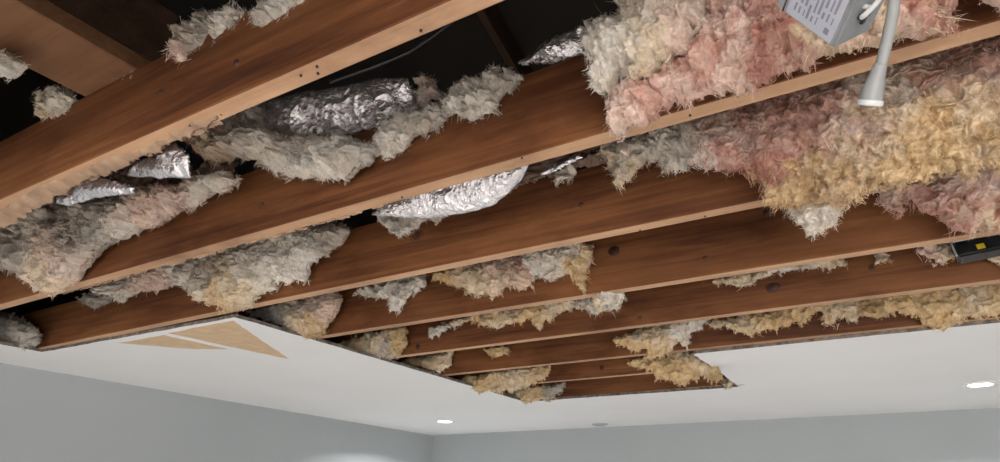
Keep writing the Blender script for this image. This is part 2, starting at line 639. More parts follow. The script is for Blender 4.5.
# nails left in the underside of the nearest joists
bm = bmesh.new()
bmesh.ops.create_cone(bm, cap_ends=True, segments=8, radius1=0.0022, radius2=0.0022, depth=0.003)
nail_me = bpy.data.meshes.new('nail')
bm.to_mesh(nail_me)
bm.free()
nail_me.materials.append(MW['blackp'])
for k, px, py in ((1, 301, 75), (1, 317, 66), (1, 318, 73), (1, 421, 30), (1, 190, 125), (2, 402, 197), (2, 520, 156), (2, 690, 115), (3, 640, 230), (3, 705, 216)):
    c = on_z(px, py, ZJ)
    o = bpy.data.objects.new('nail', nail_me)
    COL.objects.link(o)
    o.location = (c[0], min(max(c[1], YNEAR[k] + 0.006), YF[k] - 0.006), ZJ - 0.0008)
    o.parent = JO[k]

# strongback lying across the top of the nearest joists (upper left)
sb = bpy.data.objects.new('strongback', None)
COL.objects.link(sb)
sb.location = (-1.255, -0.2, RZ)
tag(sb, 'pale wooden strongback beam lying across the joists at upper left corner', 'beam')
bpy.context.view_layer.update()
bm = bmesh.new()
add_box(bm, -1.345, -1.16, -0.35, 0.56, RZ + 0.0004, RZ + 0.038)
bmesh.ops.bevel(bm, geom=list(bm.edges), offset=0.003, segments=1, affect='EDGES')
bm_obj('flat_board', bm, ['pale'], sb)
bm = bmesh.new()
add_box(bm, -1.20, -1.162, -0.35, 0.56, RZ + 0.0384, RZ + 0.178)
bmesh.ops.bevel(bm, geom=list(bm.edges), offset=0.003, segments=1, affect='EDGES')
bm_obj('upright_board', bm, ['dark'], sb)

# ------------------------------------------------------------------ torn sheets, foil, glass-wool clumps
WOOL = {'w': (0.85, 0.785, 0.70), 'g': (0.56, 0.50, 0.43), 'p': (0.67, 0.40, 0.33), 'l': (0.84, 0.65, 0.55), 'y': (0.82, 0.60, 0.34), 'c': (0.84, 0.69, 0.50),
        'o': (0.62, 0.44, 0.24), 'r': (0.56, 0.255, 0.21)}


def poly_sd(P, poly):
    """signed distance (positive inside) of (n,2) points to a polygon"""
    a = poly
    b = np.roll(poly, -1, axis=0)
    d2 = np.full(len(P), 1e9)
    ins = np.zeros(len(P), bool)
    for p, q in zip(a, b):
        e = q - p
        t = np.clip(((P - p) @ e) / max(e @ e, 1e-12), 0, 1)
        r = P - p - t[:, None] * e
        d2 = np.minimum(d2, (r * r).sum(1))
        cond = (p[1] > P[:, 1]) != (q[1] > P[:, 1])
        with np.errstate(divide='ignore', invalid='ignore'):
            xi = (q[0] - p[0]) * (P[:, 1] - p[1]) / (q[1] - p[1]) + p[0]
        ins ^= cond & (P[:, 0] < xi)
    return np.where(ins, 1, -1) * np.sqrt(d2)


class Plane:
    """the sheet y = y0 + a (z - zr) on which a piece hangs; pixels are turned into points of it"""

    def __init__(s, y0, a=0.0, zr=ZJ):
        s.y0, s.a, s.zr = y0, a, zr
        s.U = np.array([1.0, 0, 0])
        s.W = np.array([0, a, 1.0]) / math.hypot(1, a)
        s.N = np.array([0, -1.0, a]) / math.hypot(1, a)
        s.O = np.array([0, y0, zr])

    def uv(s, px, py):
        d = ray(px, py)
        t = (s.y0 + s.a * (CZ - s.zr)) / (d[1] - s.a * d[2])
        p = CAM + d * t - s.O
        return np.array([p @ s.U, p @ s.W])

    def w(s, uv):
        return s.O + uv[:, :1] * s.U + uv[:, 1:] * s.W


def sheet_grid(plane, px, cell, rag, rag_scale, seed):
    poly = np.array([plane.uv(*p) for p in px])
    lo, hi = poly.min(0) - rag * 1.5, poly.max(0) + rag * 1.5
    nu, nv = (np.ceil((hi - lo) / cell)).astype(int) + 1
    uu, vv = np.meshgrid(lo[0] + np.arange(nu) * cell, lo[1] + np.arange(nv) * cell, indexing='ij')
    G = np.stack([uu.ravel(), vv.ravel()], 1)
    d = poly_sd(G, poly)
    p3 = plane.w(G)
    ps = p3 * np.array([1.0, 1.0, 0.55])
    d = d + rag * (fbm(ps * rag_scale, seed, 2) * 1.3 + 0.8 * fbm(ps * rag_scale * 3.1, seed + 3, 2) - 0.1)
    ok = (d > 0).reshape(nu, nv)
    q = ok[:-1, :-1] & ok[1:, :-1] & ok[1:, 1:] & ok[:-1, 1:]
    idx = np.arange(nu * nv).reshape(nu, nv)
    qi = np.stack([idx[:-1, :-1][q], idx[1:, :-1][q], idx[1:, 1:][q], idx[:-1, 1:][q]], 1)
    used = np.zeros(nu * nv, bool)
    used[qi.ravel()] = True
    # boundary nodes: used but not surrounded by four kept quads
    cnt = np.zeros(nu * nv, int)
    np.add.at(cnt, qi.ravel(), 1)
    bnd = used & (cnt < 4)
    return G, np.clip(d, 0, None), qi, used, bnd, p3, poly


def closed_sheet(G, qi, used, bnd, front, back):
    """front and back surfaces over the same grid, sharing the rim"""
    n = len(G)
    fi = -np.ones(n, int)
    ui = np.where(used)[0]
    fi[ui] = np.arange(len(ui))
    inn = np.where(used & ~bnd)[0]
    bi = fi.copy()
    bi[inn] = len(ui) + np.arange(len(inn))
    v = np.vstack([front[ui], back[inn]])
    v[fi[np.where(bnd)[0]]] = 0.5 * (front[bnd] + back[bnd])
    q = np.vstack([fi[qi], bi[qi][:, ::-1]])
    return v, q, ui, inn


def clump(px, plane, thick, label, cols, seed, rag=0.012, cell=None, dens=1.0, back=0.5, lump=1.0, fib=1.0, group='torn glass wool clumps', name='insulation_clump', jit=0.55):
    cen = plane.w(np.array([plane.uv(*p) for p in px])).mean(0)
    dist = np.linalg.norm(cen - CAM)
    cell = cell or max(0.0016, 0.00135 * dist)
    kf = float(np.clip(2.1 / dist, 1.0, 1.75))
    G, d, qi, used, bnd, p3, poly = sheet_grid(plane, px, cell, rag, 45, seed)
    if len(qi) < 6:
        return None
    R = thick * 1.15
    t = thick * np.sqrt(np.clip(1 - (1 - np.clip(d / R, 0, 1)) ** 2, 0, 1))
    s = np.sqrt(np.clip(t / thick, 0, 1))
    # cotton-like lumps: inverted ridges in several sizes
    w3 = p3 + 0.014 / kf * np.stack([noise(p3 * 34 * kf, seed + 31), noise(p3 * 34 * kf, seed + 32), noise(p3 * 34 * kf, seed + 33)], 1)
    w3 = w3 + 0.006 / kf * np.stack([noise(w3 * 95, seed + 34), noise(w3 * 95, seed + 35), noise(w3 * 95, seed + 36)], 1)
    bil = np.zeros(len(G))
    for sc, am in ((6, 0.040), (11, 0.044), (24, 0.032), (50, 0.021), (110, 0.013), (240, 0.007)):
        bil += am * lump * kf ** -0.75 * (np.abs(noise(w3 * sc * kf, seed + int(sc))) - 0.35)
    big = 0.30 * thick * fbm(p3 * 7, seed + 5, 2)
    hf = t * 0.9 + s * (bil + big)
    off = kf ** -1.5 * (0.008 * np.stack([noise(p3 * 42, seed + 41), noise(p3 * 42, seed + 42), noise(p3 * 42, seed + 43)], 1) + 0.005 * np.stack([noise(p3 * 110, seed + 44), noise(p3 * 110, seed + 45), noise(p3 * 110, seed + 46)], 1)) * s[:, None]
    fr = p3 + plane.N * hf[:, None] + off
    bk = p3 - plane.N * (t * back)[:, None] + off * 0.5
    v, q, ui, inn = closed_sheet(G, qi, used, bnd, fr, bk)
    # colour from anchor pixels, warped by noise so the tints break up in tufts
    anc = np.array([plane.uv(a[0], a[1]) for a in cols]) if len(cols[0]) == 3 else None

    def colour(p, g):
        if anc is None:
            base = np.tile(np.array(WOOL[cols[0]]), (len(p), 1))
        else:
            wv = 0.085 * np.stack([fbm(p * 26, seed + 51, 4), fbm(p * 26, seed + 52, 4)], 1)
            gg = g + wv
            ww = np.stack([1 / (((gg - a) ** 2).sum(1) + 2e-4) ** 1.6 for a in anc], 1)
            ww /= ww.sum(1)[:, None]
            base = ww @ np.array([WOOL[a[2]] for a in cols])
        v1 = 1 + 0.24 * fbm(p * 55, seed + 61, 3)[:, None]
        tint = np.array([0.0, -0.035, -0.05]) * (jit * 1.6 * fbm(p * 34, seed + 71, 2))[:, None]
        return np.clip(base * v1 + tint, 0.02, 0.95)

    cv = np.vstack([colour(p3[ui], G[ui]), colour(p3[inn], G[inn])])
    me = np_mesh(name, v, q)
    ca = me.color_attributes.new('fibre_colour', 'FLOAT_COLOR', 'POINT')
    ca.data.foreach_set('color', np.hstack([cv, np.ones((len(cv), 1))]).astype(np.float32).ravel())
    o = link(name, me, ['fluff'])
    tag(o, label, 'insulation', group)

    # loose fibres standing off the surface and the ragged rim
    r2 = np.random.default_rng(seed + 900)
    areaM = len(qi) * cell * cell
    px1 = max(0.0006, dist / F * 0.45)
    nf = int(areaM * 190000 * dens / max(1, (px1 / 0.0010)) ** 1.6)
    prob = np.where(d[ui] < 0.012, 2.6, 1.0)
    src = r2.choice(len(ui), size=max(nf, 30), p=prob / prob.sum())
    g0 = ui[src]
    root = v[src] - plane.N * 0.002
    n = len(root)
    ctr = poly.mean(0)
    rim = np.clip(1 - d[g0] / 0.014, 0, 1)[:, None]
    # outward direction in the sheet from the distance field
    eps = cell
    gx = poly_sd(G[g0] + [eps, 0], poly) - poly_sd(G[g0] - [eps, 0], poly)
    gy = poly_sd(G[g0] + [0, eps], poly) - poly_sd(G[g0] - [0, eps], poly)
    ow = -(gx[:, None] * plane.U + gy[:, None] * plane.W) / (2 * eps)
    nz = np.stack([noise(root * 48, seed + 81), noise(root * 48, seed + 82), noise(root * 48, seed + 83)], 1)
    ln = (r2.gamma(2.2, 0.0019, n) + 0.0022) * fib * np.where(r2.random(n) < .008, 2.2, 1.0)
    dr = plane.N * (0.34 - 0.15 * rim) + ow * rim * 0.5 + nz * 1.4 + r2.normal(0, .5, (n, 3)) + np.array([0, 0, -0.25])
    dr /= np.linalg.norm(dr, axis=1)[:, None]
    # two thirds of the fibres gather into pointed tufts that share one tip
    nt_ = max(4, n // 14)
    heads = r2.choice(n, nt_)
    mem = r2.integers(0, nt_, n)
    tl = (r2.gamma(2.6, 0.0030, nt_) + 0.003) * fib
    td = plane.N * 0.42 + ow[heads] * rim[heads] * 0.8 + nz[heads] * 1.0 + r2.normal(0, .3, (nt_, 3)) + np.array([0, 0, -0.6])
    td /= np.linalg.norm(td, axis=1)[:, None]
    tip = root[heads] + td * tl[:, None]
    tuft = r2.random(n) < 0.66
    rt = root[heads][mem] + r2.normal(0, 1, (n, 3)) * (0.0030 + 0.10 * tl[mem])[:, None]
    root = np.where(tuft[:, None], rt, root)
    g0 = np.where(tuft, g0[heads][mem], g0)
    dv = tip[mem] + r2.normal(0, .0018, (n, 3)) - rt
    dl = np.linalg.norm(dv, axis=1)
    dr = np.where(tuft[:, None], dv / dl[:, None], dr)
    ln = np.where(tuft, dl * r2.uniform(.6, 1.05, n), ln)
    sd = np.cross(dr, r2.normal(0, 1, (n, 3)))
    sd /= np.linalg.norm(sd, axis=1)[:, None]
    bend = r2.normal(0, 1, (n, 3)) * np.where(tuft, .28, .85)[:, None] + np.array([0, 0, -0.12])
    wid = px1 * r2.uniform(0.32, 0.8, n)
    vs = []
    for tt, ws in ((0, 1.0), (0.4, 0.85), (0.75, 0.55)):
        c = root + dr * (ln * tt)[:, None] + bend * (ln * tt * tt)[:, None] * 0.7
        vs += [c + sd * (wid * ws)[:, None], c - sd * (wid * ws)[:, None]]
    vs.append(root + dr * ln[:, None] + bend * ln[:, None] * 0.7)
    V = np.stack(vs, 1).reshape(-1, 3)
    b = np.arange(n)[:, None] * 7
    Q = np.vstack([b + [0, 1, 3, 2], b + [2, 3, 5, 4]])
    T = b + [4, 5, 6]
    cf = colour(root, G[g0]) * r2.uniform(0.88, 1.16, n)[:, None]
    cf = np.repeat(np.clip(cf, 0, .97), 7, axis=0)
    mf = np_mesh('loose_fibres', V, Q, T)
    ca = mf.color_attributes.new('fibre_colour', 'FLOAT_COLOR', 'POINT')
    ca.data.foreach_set('color', np.hstack([cf, np.ones((len(cf), 1))]).astype(np.float32).ravel())
    fo = link('loose_fibres', mf, ['fluff'], o)
    fo['kind'] = 'stuff'
    return o


def crumple(px, plane, bulge, label, cat, m, name, seed, rag=0.002, th=0.0012, cell=None, amp=0.010, parent=None, sc=(16, 38, 80), group=None, round_w=0.06, smooth=False):
    """thin crumpled sheet (foil or paper) that bows out of its plane, with real thickness"""
    cen = plane.w(np.array([plane.uv(*p) for p in px])).mean(0)
    cell = cell or max(0.002, 0.0018 * np.linalg.norm(cen - CAM))
    G, d, qi, used, bnd, p3, poly = sheet_grid(plane, px, cell, rag, 40, seed)
    h = bulge * np.sqrt(np.clip(1 - (1 - np.clip(d / round_w, 0, 1)) ** 2, 0, 1))
    cr = np.zeros(len(G))
    skew = p3 + 0.02 * np.stack([noise(p3 * 20, seed + 1), noise(p3 * 20, seed + 2), noise(p3 * 20, seed + 3)], 1)
    for i, s in enumerate(sc):
        # facets with sharp folds
        cr += amp / (1.7 ** i) * (1 - 2 * np.abs(noise(skew * s, seed + 7 * i)))
    off = h + cr * (0.35 + 0.65 * np.clip(d / 0.02, 0, 1))
    fr = p3 + plane.N * (off + th / 2)[:, None]
    bk = p3 + plane.N * (off - th / 2)[:, None]
    v, q, ui, inn = closed_sheet(G, qi, used, bnd, fr, bk)
    o = link(name, np_mesh(name, v, q, smooth=smooth), [m], parent)
    if label:
        tag(o, label, cat, group)
    return o


def bay(k, off=0.05, a=-0.25, zr=ZJ):
    """hanging plane just in front of the near face of joist k"""
    return Plane(YNEAR[k] - off, a, zr)


# ---- upper left: tufts on the nearest joist
TUFT = 'tufts on the nearest joist'
pl = Plane(YNEAR[1] + 0.004, 0)
clump([(177, 45), (190, 30), (205, 14), (231, 8), (248, 10), (246, 19), (235, 28), (218, 39), (209, 37), (203, 47), (190, 53), (187, 67), (179, 63)], pl, .022, 'pinkish grey wool tuft draped over the nearest joist, left of a larger grey one', [(180, 60, 'l'), (200, 40, 'g'), (230, 20, 'w')], 11, rag=.006, group=TUFT)
clump([(253, 17), (259, 4), (281, -12), (312, -22), (307, 0), (300, 6), (279, 19), (266, 28), (257, 25)], pl, .024, 'grey wool tuft on the nearest joist at the top edge of the picture', [(260, 20, 'g'), (290, 0, 'w')], 12, rag=.006, group=TUFT)
clump([(112, 56), (122, 50), (133, 53), (137, 78), (124, 86), (117, 76)], pl, .02, 'small pale wool tuft where the strongback crosses the nearest joist', [(120, 70, 'w'), (130, 60, 'g')], 13, rag=.005, group=TUFT)
clump([(42, 118), (50, 100), (64, 88), (78, 98), (74, 109), (60, 119)], pl, .02, 'pale wool tuft below the strongback on the nearest joist', [(60, 100, 'w'), (50, 112, 'c')], 14, rag=.005, group=TUFT)
clump([(-14, 46), (2, 50), (16, 58), (26, 66), (14, 78), (-14, 76)], Plane(0.362, 0), .02, 'wool tuft at the left picture edge under the strongback', ['w'], 15, rag=.005, group=TUFT)

# ---- bay between first and second joist
KR = 'brown kraft paper torn off the ceiling'
crumple([(-30, 222), (0, 206), (51, 172), (93, 155), (156, 130), (200, 110), (235, 100), (222, 118), (187, 138), (160, 153), (129, 166), (113, 174), (93, 179), (62, 197), (39, 209), (16, 224), (-30, 240)], Plane(YF[1] - 0.004, -2.2, ZJ - .002), .004, 'long torn strip of brown kraft paper under the nearest joist', 'paper', 'kraft', 'kraft_paper', 21, rag=.005, amp=.004, group=KR, sc=(9, 24), smooth=True)
crumple([(57, 204), (56, 194), (75, 178), (92, 170), (112, 176), (138, 186), (138, 194), (95, 199), (70, 207)], Plane(YF[1] + 0.10, -0.8), .010, 'small crumpled foil flap with bright rim at far left', 'foil', 'foil', 'foil_flap', 22, amp=.008, sc=(12, 30), smooth=True)
crumple([(129, 176), (131, 160), (156, 154), (164, 143), (180, 140), (192, 155), (193, 179), (160, 179)], Plane(YF[1] + 0.13, -0.6), .012, 'crumpled silver foil flap between left wool and nearest joist', 'foil', 'foil', 'foil_flap', 23, amp=.008, sc=(12, 30), smooth=True)
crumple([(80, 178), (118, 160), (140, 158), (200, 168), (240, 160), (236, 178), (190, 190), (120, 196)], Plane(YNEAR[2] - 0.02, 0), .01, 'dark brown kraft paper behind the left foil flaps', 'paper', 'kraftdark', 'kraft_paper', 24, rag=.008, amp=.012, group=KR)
W12 = 'wool in the first joist bay'
clump([(-40, 230), (0, 208), (24, 194), (58, 198), (66, 212), (98, 203), (150, 190), (197, 180), (233, 174), (237, 182), (205, 199), (175, 214), (152, 229), (128, 236), (114, 240), (100, 252), (85, 266), (71, 287), (40, 294), (32, 284), (24, 272), (0, 266), (-40, 290)], bay(2, .035, -.15), .055, 'long greyish pink wool drape over the second joist at far left', [(10, 230, 'l'), (45, 215, 'w'), (55, 287, 'c'), (70, 258, 'l'), (110, 222, 'g'), (150, 205, 'l'), (210, 186, 'w'), (80, 235, 'g'), (20, 255, 'g'), (130, 215, 'w'), (180, 192, 'l')], 25, rag=.014, group=W12)
clump([(180, 132), (200, 122), (215, 114), (240, 104), (264, 102), (270, 131), (296, 137), (330, 138), (357, 140), (374, 146), (372, 161), (345, 181), (330, 182), (318, 179), (292, 174), (270, 170), (259, 161), (240, 157), (222, 162), (205, 156)], bay(2, .03, -.1), .05, 'thick grey white wool drape under the big foil duct, over the second joist', [(200, 135, 'p'), (225, 125, 'l'), (250, 120, 'w'), (290, 155, 'w'), (340, 160, 'w'), (360, 150, 'g'), (215, 150, 'c')], 26, rag=.010, group=W12)
clump([(372, 148), (383, 127), (413, 112), (448, 93), (482, 80), (515, 72), (524, 78), (500, 101), (495, 112), (480, 118), (469, 123), (456, 112), (430, 133), (422, 133), (406, 148), (391, 160), (376, 159)], bay(2, .014, -.05), .028, 'thin grey wool fringe along the top of the second joist', [(390, 145, 'w'), (430, 120, 'g'), (480, 95, 'w'), (500, 85, 'g')], 27, rag=.009, group=W12)
clump([(417, 84), (424, 75), (434, 76), (440, 90), (447, 98), (435, 102), (419, 101)], Plane(YNEAR[2] + .01, 0), .02, 'small pinkish wool tuft beside the dark blue pipe', [(430, 85, 'l'), (425, 95, 'w')], 28, rag=.005, group=W12)

# foil duct lying over the second joist
fd = crumple([(262, 115), (268, 98), (300, 91), (345, 84), (385, 76), (408, 76), (420, 92), (436, 101), (426, 116), (395, 132), (335, 143), (275, 140)], Plane(YNEAR[2] + 0.09, -1.3, RZ), .05, 'large crumpled silver foil duct lying on top of the second joist', 'duct', 'foil', 'foil_duct', 31, amp=.012, round_w=.09, sc=(6, 18, 50), smooth=False)
c0 = on_y(398, 93, YNEAR[2] + 0.05)
o = link('plastic_pipe', tube_mesh('plastic_pipe', [c0, c0 + [0.02, 0.10, 0.012], c0 + [0.03, 0.25, 0.02]], 0.026, 20), ['blue'])
tag(o, 'dark blue plastic pipe end beside the foil duct', 'pipe')
crumple([(519, 66), (526, 55), (540, 46), (560, 34), (592, 20), (600, 52), (585, 62), (560, 66)], Plane(YNEAR[2] + 0.03, -0.3, RZ), .02, 'crumpled silver foil on the second joist left of pink wool', 'foil', 'foil', 'foil_flap', 32, amp=.014, rag=.005, sc=(12, 30), smooth=True)
crumple([(370, 214), (380, 204), (413, 190), (456, 175), (535, 155), (524, 178), (510, 192), (495, 204), (465, 213), (422, 217), (390, 215)], Plane(YNEAR[3] - 0.17, -1.6), .022, 'smooth silver foil bulge hanging between second and third joists', 'foil', 'foil', 'foil_sheet', 33, amp=.0055, rag=.001, round_w=.06, sc=(10, 36, 80, 150), smooth=False)
crumple([(536, 176), (545, 168), (560, 161), (580, 153), (585, 158), (566, 167), (548, 176)], bay(3, .07, -.3), .008, 'thin torn foil sliver beside the foil bulge', 'foil', 'foil', 'foil_sliver', 34, amp=.008)
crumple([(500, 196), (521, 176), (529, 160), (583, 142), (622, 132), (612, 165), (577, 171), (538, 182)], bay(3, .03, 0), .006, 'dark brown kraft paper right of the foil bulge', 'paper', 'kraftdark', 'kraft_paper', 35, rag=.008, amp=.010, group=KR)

# ---- bay between second and third joist
W23 = 'wool in the second joist bay'
clump([(95, 292), (106, 284), (140, 272), (177, 258), (220, 247), (284, 228), (331, 216), (350, 230), (345, 241), (327, 254), (311, 267), (307, 279), (287, 283), (274, 279), (272, 290), (256, 297), (252, 307), (236, 311), (224, 310), (210, 302), (197, 296), (193, 285), (173, 285), (158, 293), (138, 291), (122, 303), (110, 296)], bay(3, .05, -.2), .055, 'ragged white wool hanging left between second and third joists', [(120, 294, 'w'), (160, 282, 'l'), (190, 268, 'w'), (230, 300, 'y'), (240, 285, 'c'), (215, 260, 'g'), (250, 258, 'w'), (310, 245, 'w'), (285, 270, 'w'), (330, 232, 'g')], 41, rag=.012, group=W23)
clump([(76, 300), (90, 292), (112, 290), (112, 303), (95, 307)], bay(3, .02, 0), .02, 'small dim grey wool wisp near the left drywall corner', ['g'], 42, rag=.006, group=W23)
clump([(-20, 310), (0, 312), (20, 317), (38, 330), (40, 344), (20, 348), (-20, 346)], Plane(YNEAR[3] - .06, 0), .04, 'dim grey wool at the left picture edge above the drywall', ['g'], 43, rag=.008, group=W23)
clump([(378, 214), (397, 213), (433, 211), (452, 214), (438, 222), (428, 221), (412, 228), (402, 238), (386, 231)], bay(3, .03, -.1), .02, 'small white wool tuft under the foil bulge', ['w'], 44, rag=.006, group=W23)
clump([(550, 172), (562, 165), (574, 164), (577, 173), (564, 180), (557, 187)], bay(3, .03, -.1), .014, 'tiny white wool tuft on dark paper right of the foil bulge', ['w'], 45, rag=.005, group=W23)
clump([(602, 154), (612, 143), (637, 136), (672, 120), (702, 112), (720, 130), (712, 160), (700, 162), (689, 160), (684, 172), (675, 176), (660, 161), (640, 166), (631, 178), (618, 184), (610, 170)], bay(3, .045, -.2), .05, 'greyish white wool end of the large mass below second joist', [(615, 155, 'g'), (625, 172, 'c'), (650, 145, 'w'), (680, 165, 'w'), (700, 140, 'w')], 46, rag=.010, group=W23)
clump([(684, 122), (705, 105), (736, 96), (798, 80), (861, 56), (913, 40), (1000, 22), (1060, 5), (1060, 150), (1000, 166), (970, 176), (944, 177), (915, 182), (892, 184), (866, 192), (850, 204), (820, 207), (790, 209), (776, 205), (762, 196), (752, 180), (731, 173), (705, 165), (690, 162)], bay(3, .08, -.55), .085, 'huge pink and yellow wool mass hanging below second joist at right', [(700, 140, 'w'), (720, 150, 'p'), (745, 130, 'l'), (770, 118, 'p'), (760, 160, 'r'), (790, 180, 'y'), (800, 140, 'p'), (775, 190, 'y'), (830, 175, 'o'), (840, 130, 'l'), (870, 90, 'w'), (880, 130, 'c'), (920, 150, 'y'), (930, 85, 'p'), (960, 80, 'l'), (975, 120, 'c'), (860, 165, 'c'), (1000, 140, 'o'), (900, 170, 'y'), (830, 100, 'p'), (1000, 60, 'p'), (920, 110, 'y')], 47, rag=.013, group=W23, lump=1.15)
clump([(786, 200), (800, 195), (840, 190), (862, 186), (858, 196), (848, 208), (838, 222), (826, 226), (814, 235), (800, 229), (794, 216)], bay(3, .07, -.3), .04, 'grey white wool tip drooping from the bottom of the yellow mass', [(815, 222, 'w'), (840, 200, 'c'), (800, 205, 'g')], 48, rag=.008, group=W23)

# ---- big mass in the first bay at top right
clump([(616, -70), (616, 0), (619, 13), (600, 22), (589, 28), (587, 60), (588, 80), (602, 86), (622, 82), (650, 76), (690, 50), (705, 20), (712, -30), (715, -70)], bay(2, .10, -.4), .085, 'greyish white wool block at the top, left end of pink mass', [(600, 40, 'w'), (600, 70, 'w'), (640, 60, 'g'), (630, 20, 'w'), (670, 10, 'w'), (690, 40, 'l'), (650, 40, 'c'), (660, 75, 'c')], 51, rag=.012, group=W12)
clump([(604, 84), (625, 76), (655, 66), (680, 44), (700, 10), (720, -70), (880, -90), (985, -50), (960, 0), (946, 22), (966, 30), (923, 40), (892, 43), (871, 48), (840, 56), (809, 66), (777, 79), (751, 87), (715, 89), (684, 105), (663, 115), (653, 125), (640, 127), (630, 128), (625, 151), (618, 140), (611, 130), (606, 112), (610, 99)], bay(2, .07, -.35), .075, 'pink wool mass spilling over the second joist behind the metal box', [(620, 110, 'l'), (622, 140, 'l'), (640, 95, 'p'), (670, 80, 'p'), (700, 60, 'p'), (720, 20, 'l'), (750, 40, 'p'), (740, 70, 'l'), (790, 60, 'r'), (820, 60, 'c'), (870, 35, 'c'), (900, 20, 'p'), (930, 15, 'r'), (945, 28, 'c'), (690, 90, 'l'), (760, 10, 'p'), (905, 35, 'l')], 52, fib=.8, rag=.012, group=W12, lump=1.1)
clump([(962, -40), (975, -4), (990, 6), (1010, 9), (1040, -4), (1040, -60)], bay(2, .06, -.2), .04, 'pale pink wool lump in the top right picture corner', ['l'], 53, rag=.008, group=W12)

# ---- bay between third and fourth joist
W34 = 'wool in the third joist bay'
clump([(246, 312), (262, 304), (283, 300), (335, 288), (342, 300), (338, 310), (331, 324), (322, 334), (311, 339), (291, 332), (276, 324)], bay(4, .06, -.2), .05, 'tan grey wool at the drywall corner between third and fourth joists', [(270, 315, 'g'), (290, 310, 'w'), (300, 325, 'c'), (325, 305, 'l'), (315, 330, 'o')], 61, rag=.010, group=W34)
clump([(351, 290), (390, 280), (426, 272), (429, 287), (412, 295), (399, 310), (390, 312), (387, 299), (364, 297)], bay(4, .03, -.1), .022, 'small white wool wisp left of the yellow pink drape on fourth joist', ['w'], 62, rag=.007, group=W34)
clump([(430, 278), (440, 268), (496, 256), (575, 238), (592, 248), (590, 265), (588, 280), (587, 296), (580, 284), (566, 275), (549, 282), (540, 275), (522, 290), (505, 288), (492, 299), (474, 293), (456, 284)], bay(4, .04, -.15), .04, 'white, pink and yellow wool drape at middle of fourth joist', [(450, 278, 'y'), (480, 285, 'c'), (495, 272, 'l'), (520, 268, 'p'), (540, 262, 'w'), (565, 258, 'w'), (585, 275, 'y'), (510, 282, 'c')], 63, rag=.009, group=W34)
clump([(868, 190), (892, 176), (944, 170), (1000, 155), (1060, 145), (1060, 222), (1000, 233), (982, 232), (965, 235), (950, 230), (939, 225), (923, 211), (905, 201), (902, 214), (887, 206), (878, 193)], bay(4, .08, -.3), .07, 'dusky pink wool hanging between third and fourth joists at right edge', [(890, 195, 'l'), (930, 200, 'p'), (960, 215, 'p'), (990, 195, 'l'), (980, 225, 'c'), (1000, 215, 'r'), (945, 185, 'l'), (920, 185, 'p')], 64, rag=.011, group=W34)

# ---- bay between fourth and fifth joist
W45 = 'wool in the fourth joist bay'
clump([(336, 346), (350, 338), (368, 333), (407, 326), (408, 345), (395, 359), (373, 356), (346, 352)], bay(5, .05, -.2), .045, 'yellow wool at the left drywall edge under fourth joist', [(350, 345, 'y'), (380, 342, 'c'), (400, 340, 'o'), (385, 352, 'g')], 71, rag=.010, group=W45)
clump([(426, 330), (483, 311), (540, 300), (584, 291), (620, 286), (626, 297), (619, 310), (597, 315), (575, 308), (558, 315), (545, 322), (540, 330), (531, 319), (514, 326), (496, 328), (483, 326), (470, 321), (456, 328), (443, 332), (432, 339)], bay(5, .04, -.1), .035, 'long yellow and white wool fringe below the middle of fourth joist', [(440, 328, 'w'), (490, 320, 'y'), (530, 315, 'y'), (560, 308, 'c'), (600, 305, 'w'), (500, 318, 'c'), (618, 300, 'w')], 72, rag=.009, group=W45)
clump([(700, 283), (764, 269), (807, 257), (840, 251), (849, 266), (830, 270), (811, 268), (788, 272), (773, 275), (759, 281), (747, 291), (735, 287)], bay(5, .035, -.1), .03, 'thin yellow wool fringe below fourth joist right of the middle', [(730, 283, 'c'), (750, 282, 'c'), (800, 266, 'w'), (830, 262, 'c')], 73, rag=.008, group=W45)
clump([(910, 252), (920, 243), (957, 236), (960, 250), (952, 262), (941, 268), (926, 258)], bay(5, .045, -.1), .03, 'pale yellow pink wool clump left of the black case', [(925, 250, 'l'), (945, 255, 'c')], 74, rag=.008, group=W45)
clump([(980, 256), (1000, 248), (1040, 240), (1040, 262), (1002, 266), (992, 264)], bay(5, .03, -.1), .025, 'small wool tuft below the black case at right picture edge', ['c'], 75, rag=.007, group=W45)
clump([(872, 253), (880, 249), (889, 253), (886, 263), (876, 264)], bay(5, .02, 0), .014, 'tiny wool wisp right of the fringe under fourth joist', ['c'], 76, rag=.005, group=W45)

clump([(590, 299), (596, 293), (607, 291), (620, 291), (626, 297), (619, 309), (608, 306), (599, 312)], Plane(YF[4] - .012, 0), .012, 'small white wool tuft stuck under fourth joist at end of the fringe', [(600, 300, 'c'), (618, 298, 'w')], 77, rag=.005, group=W45)

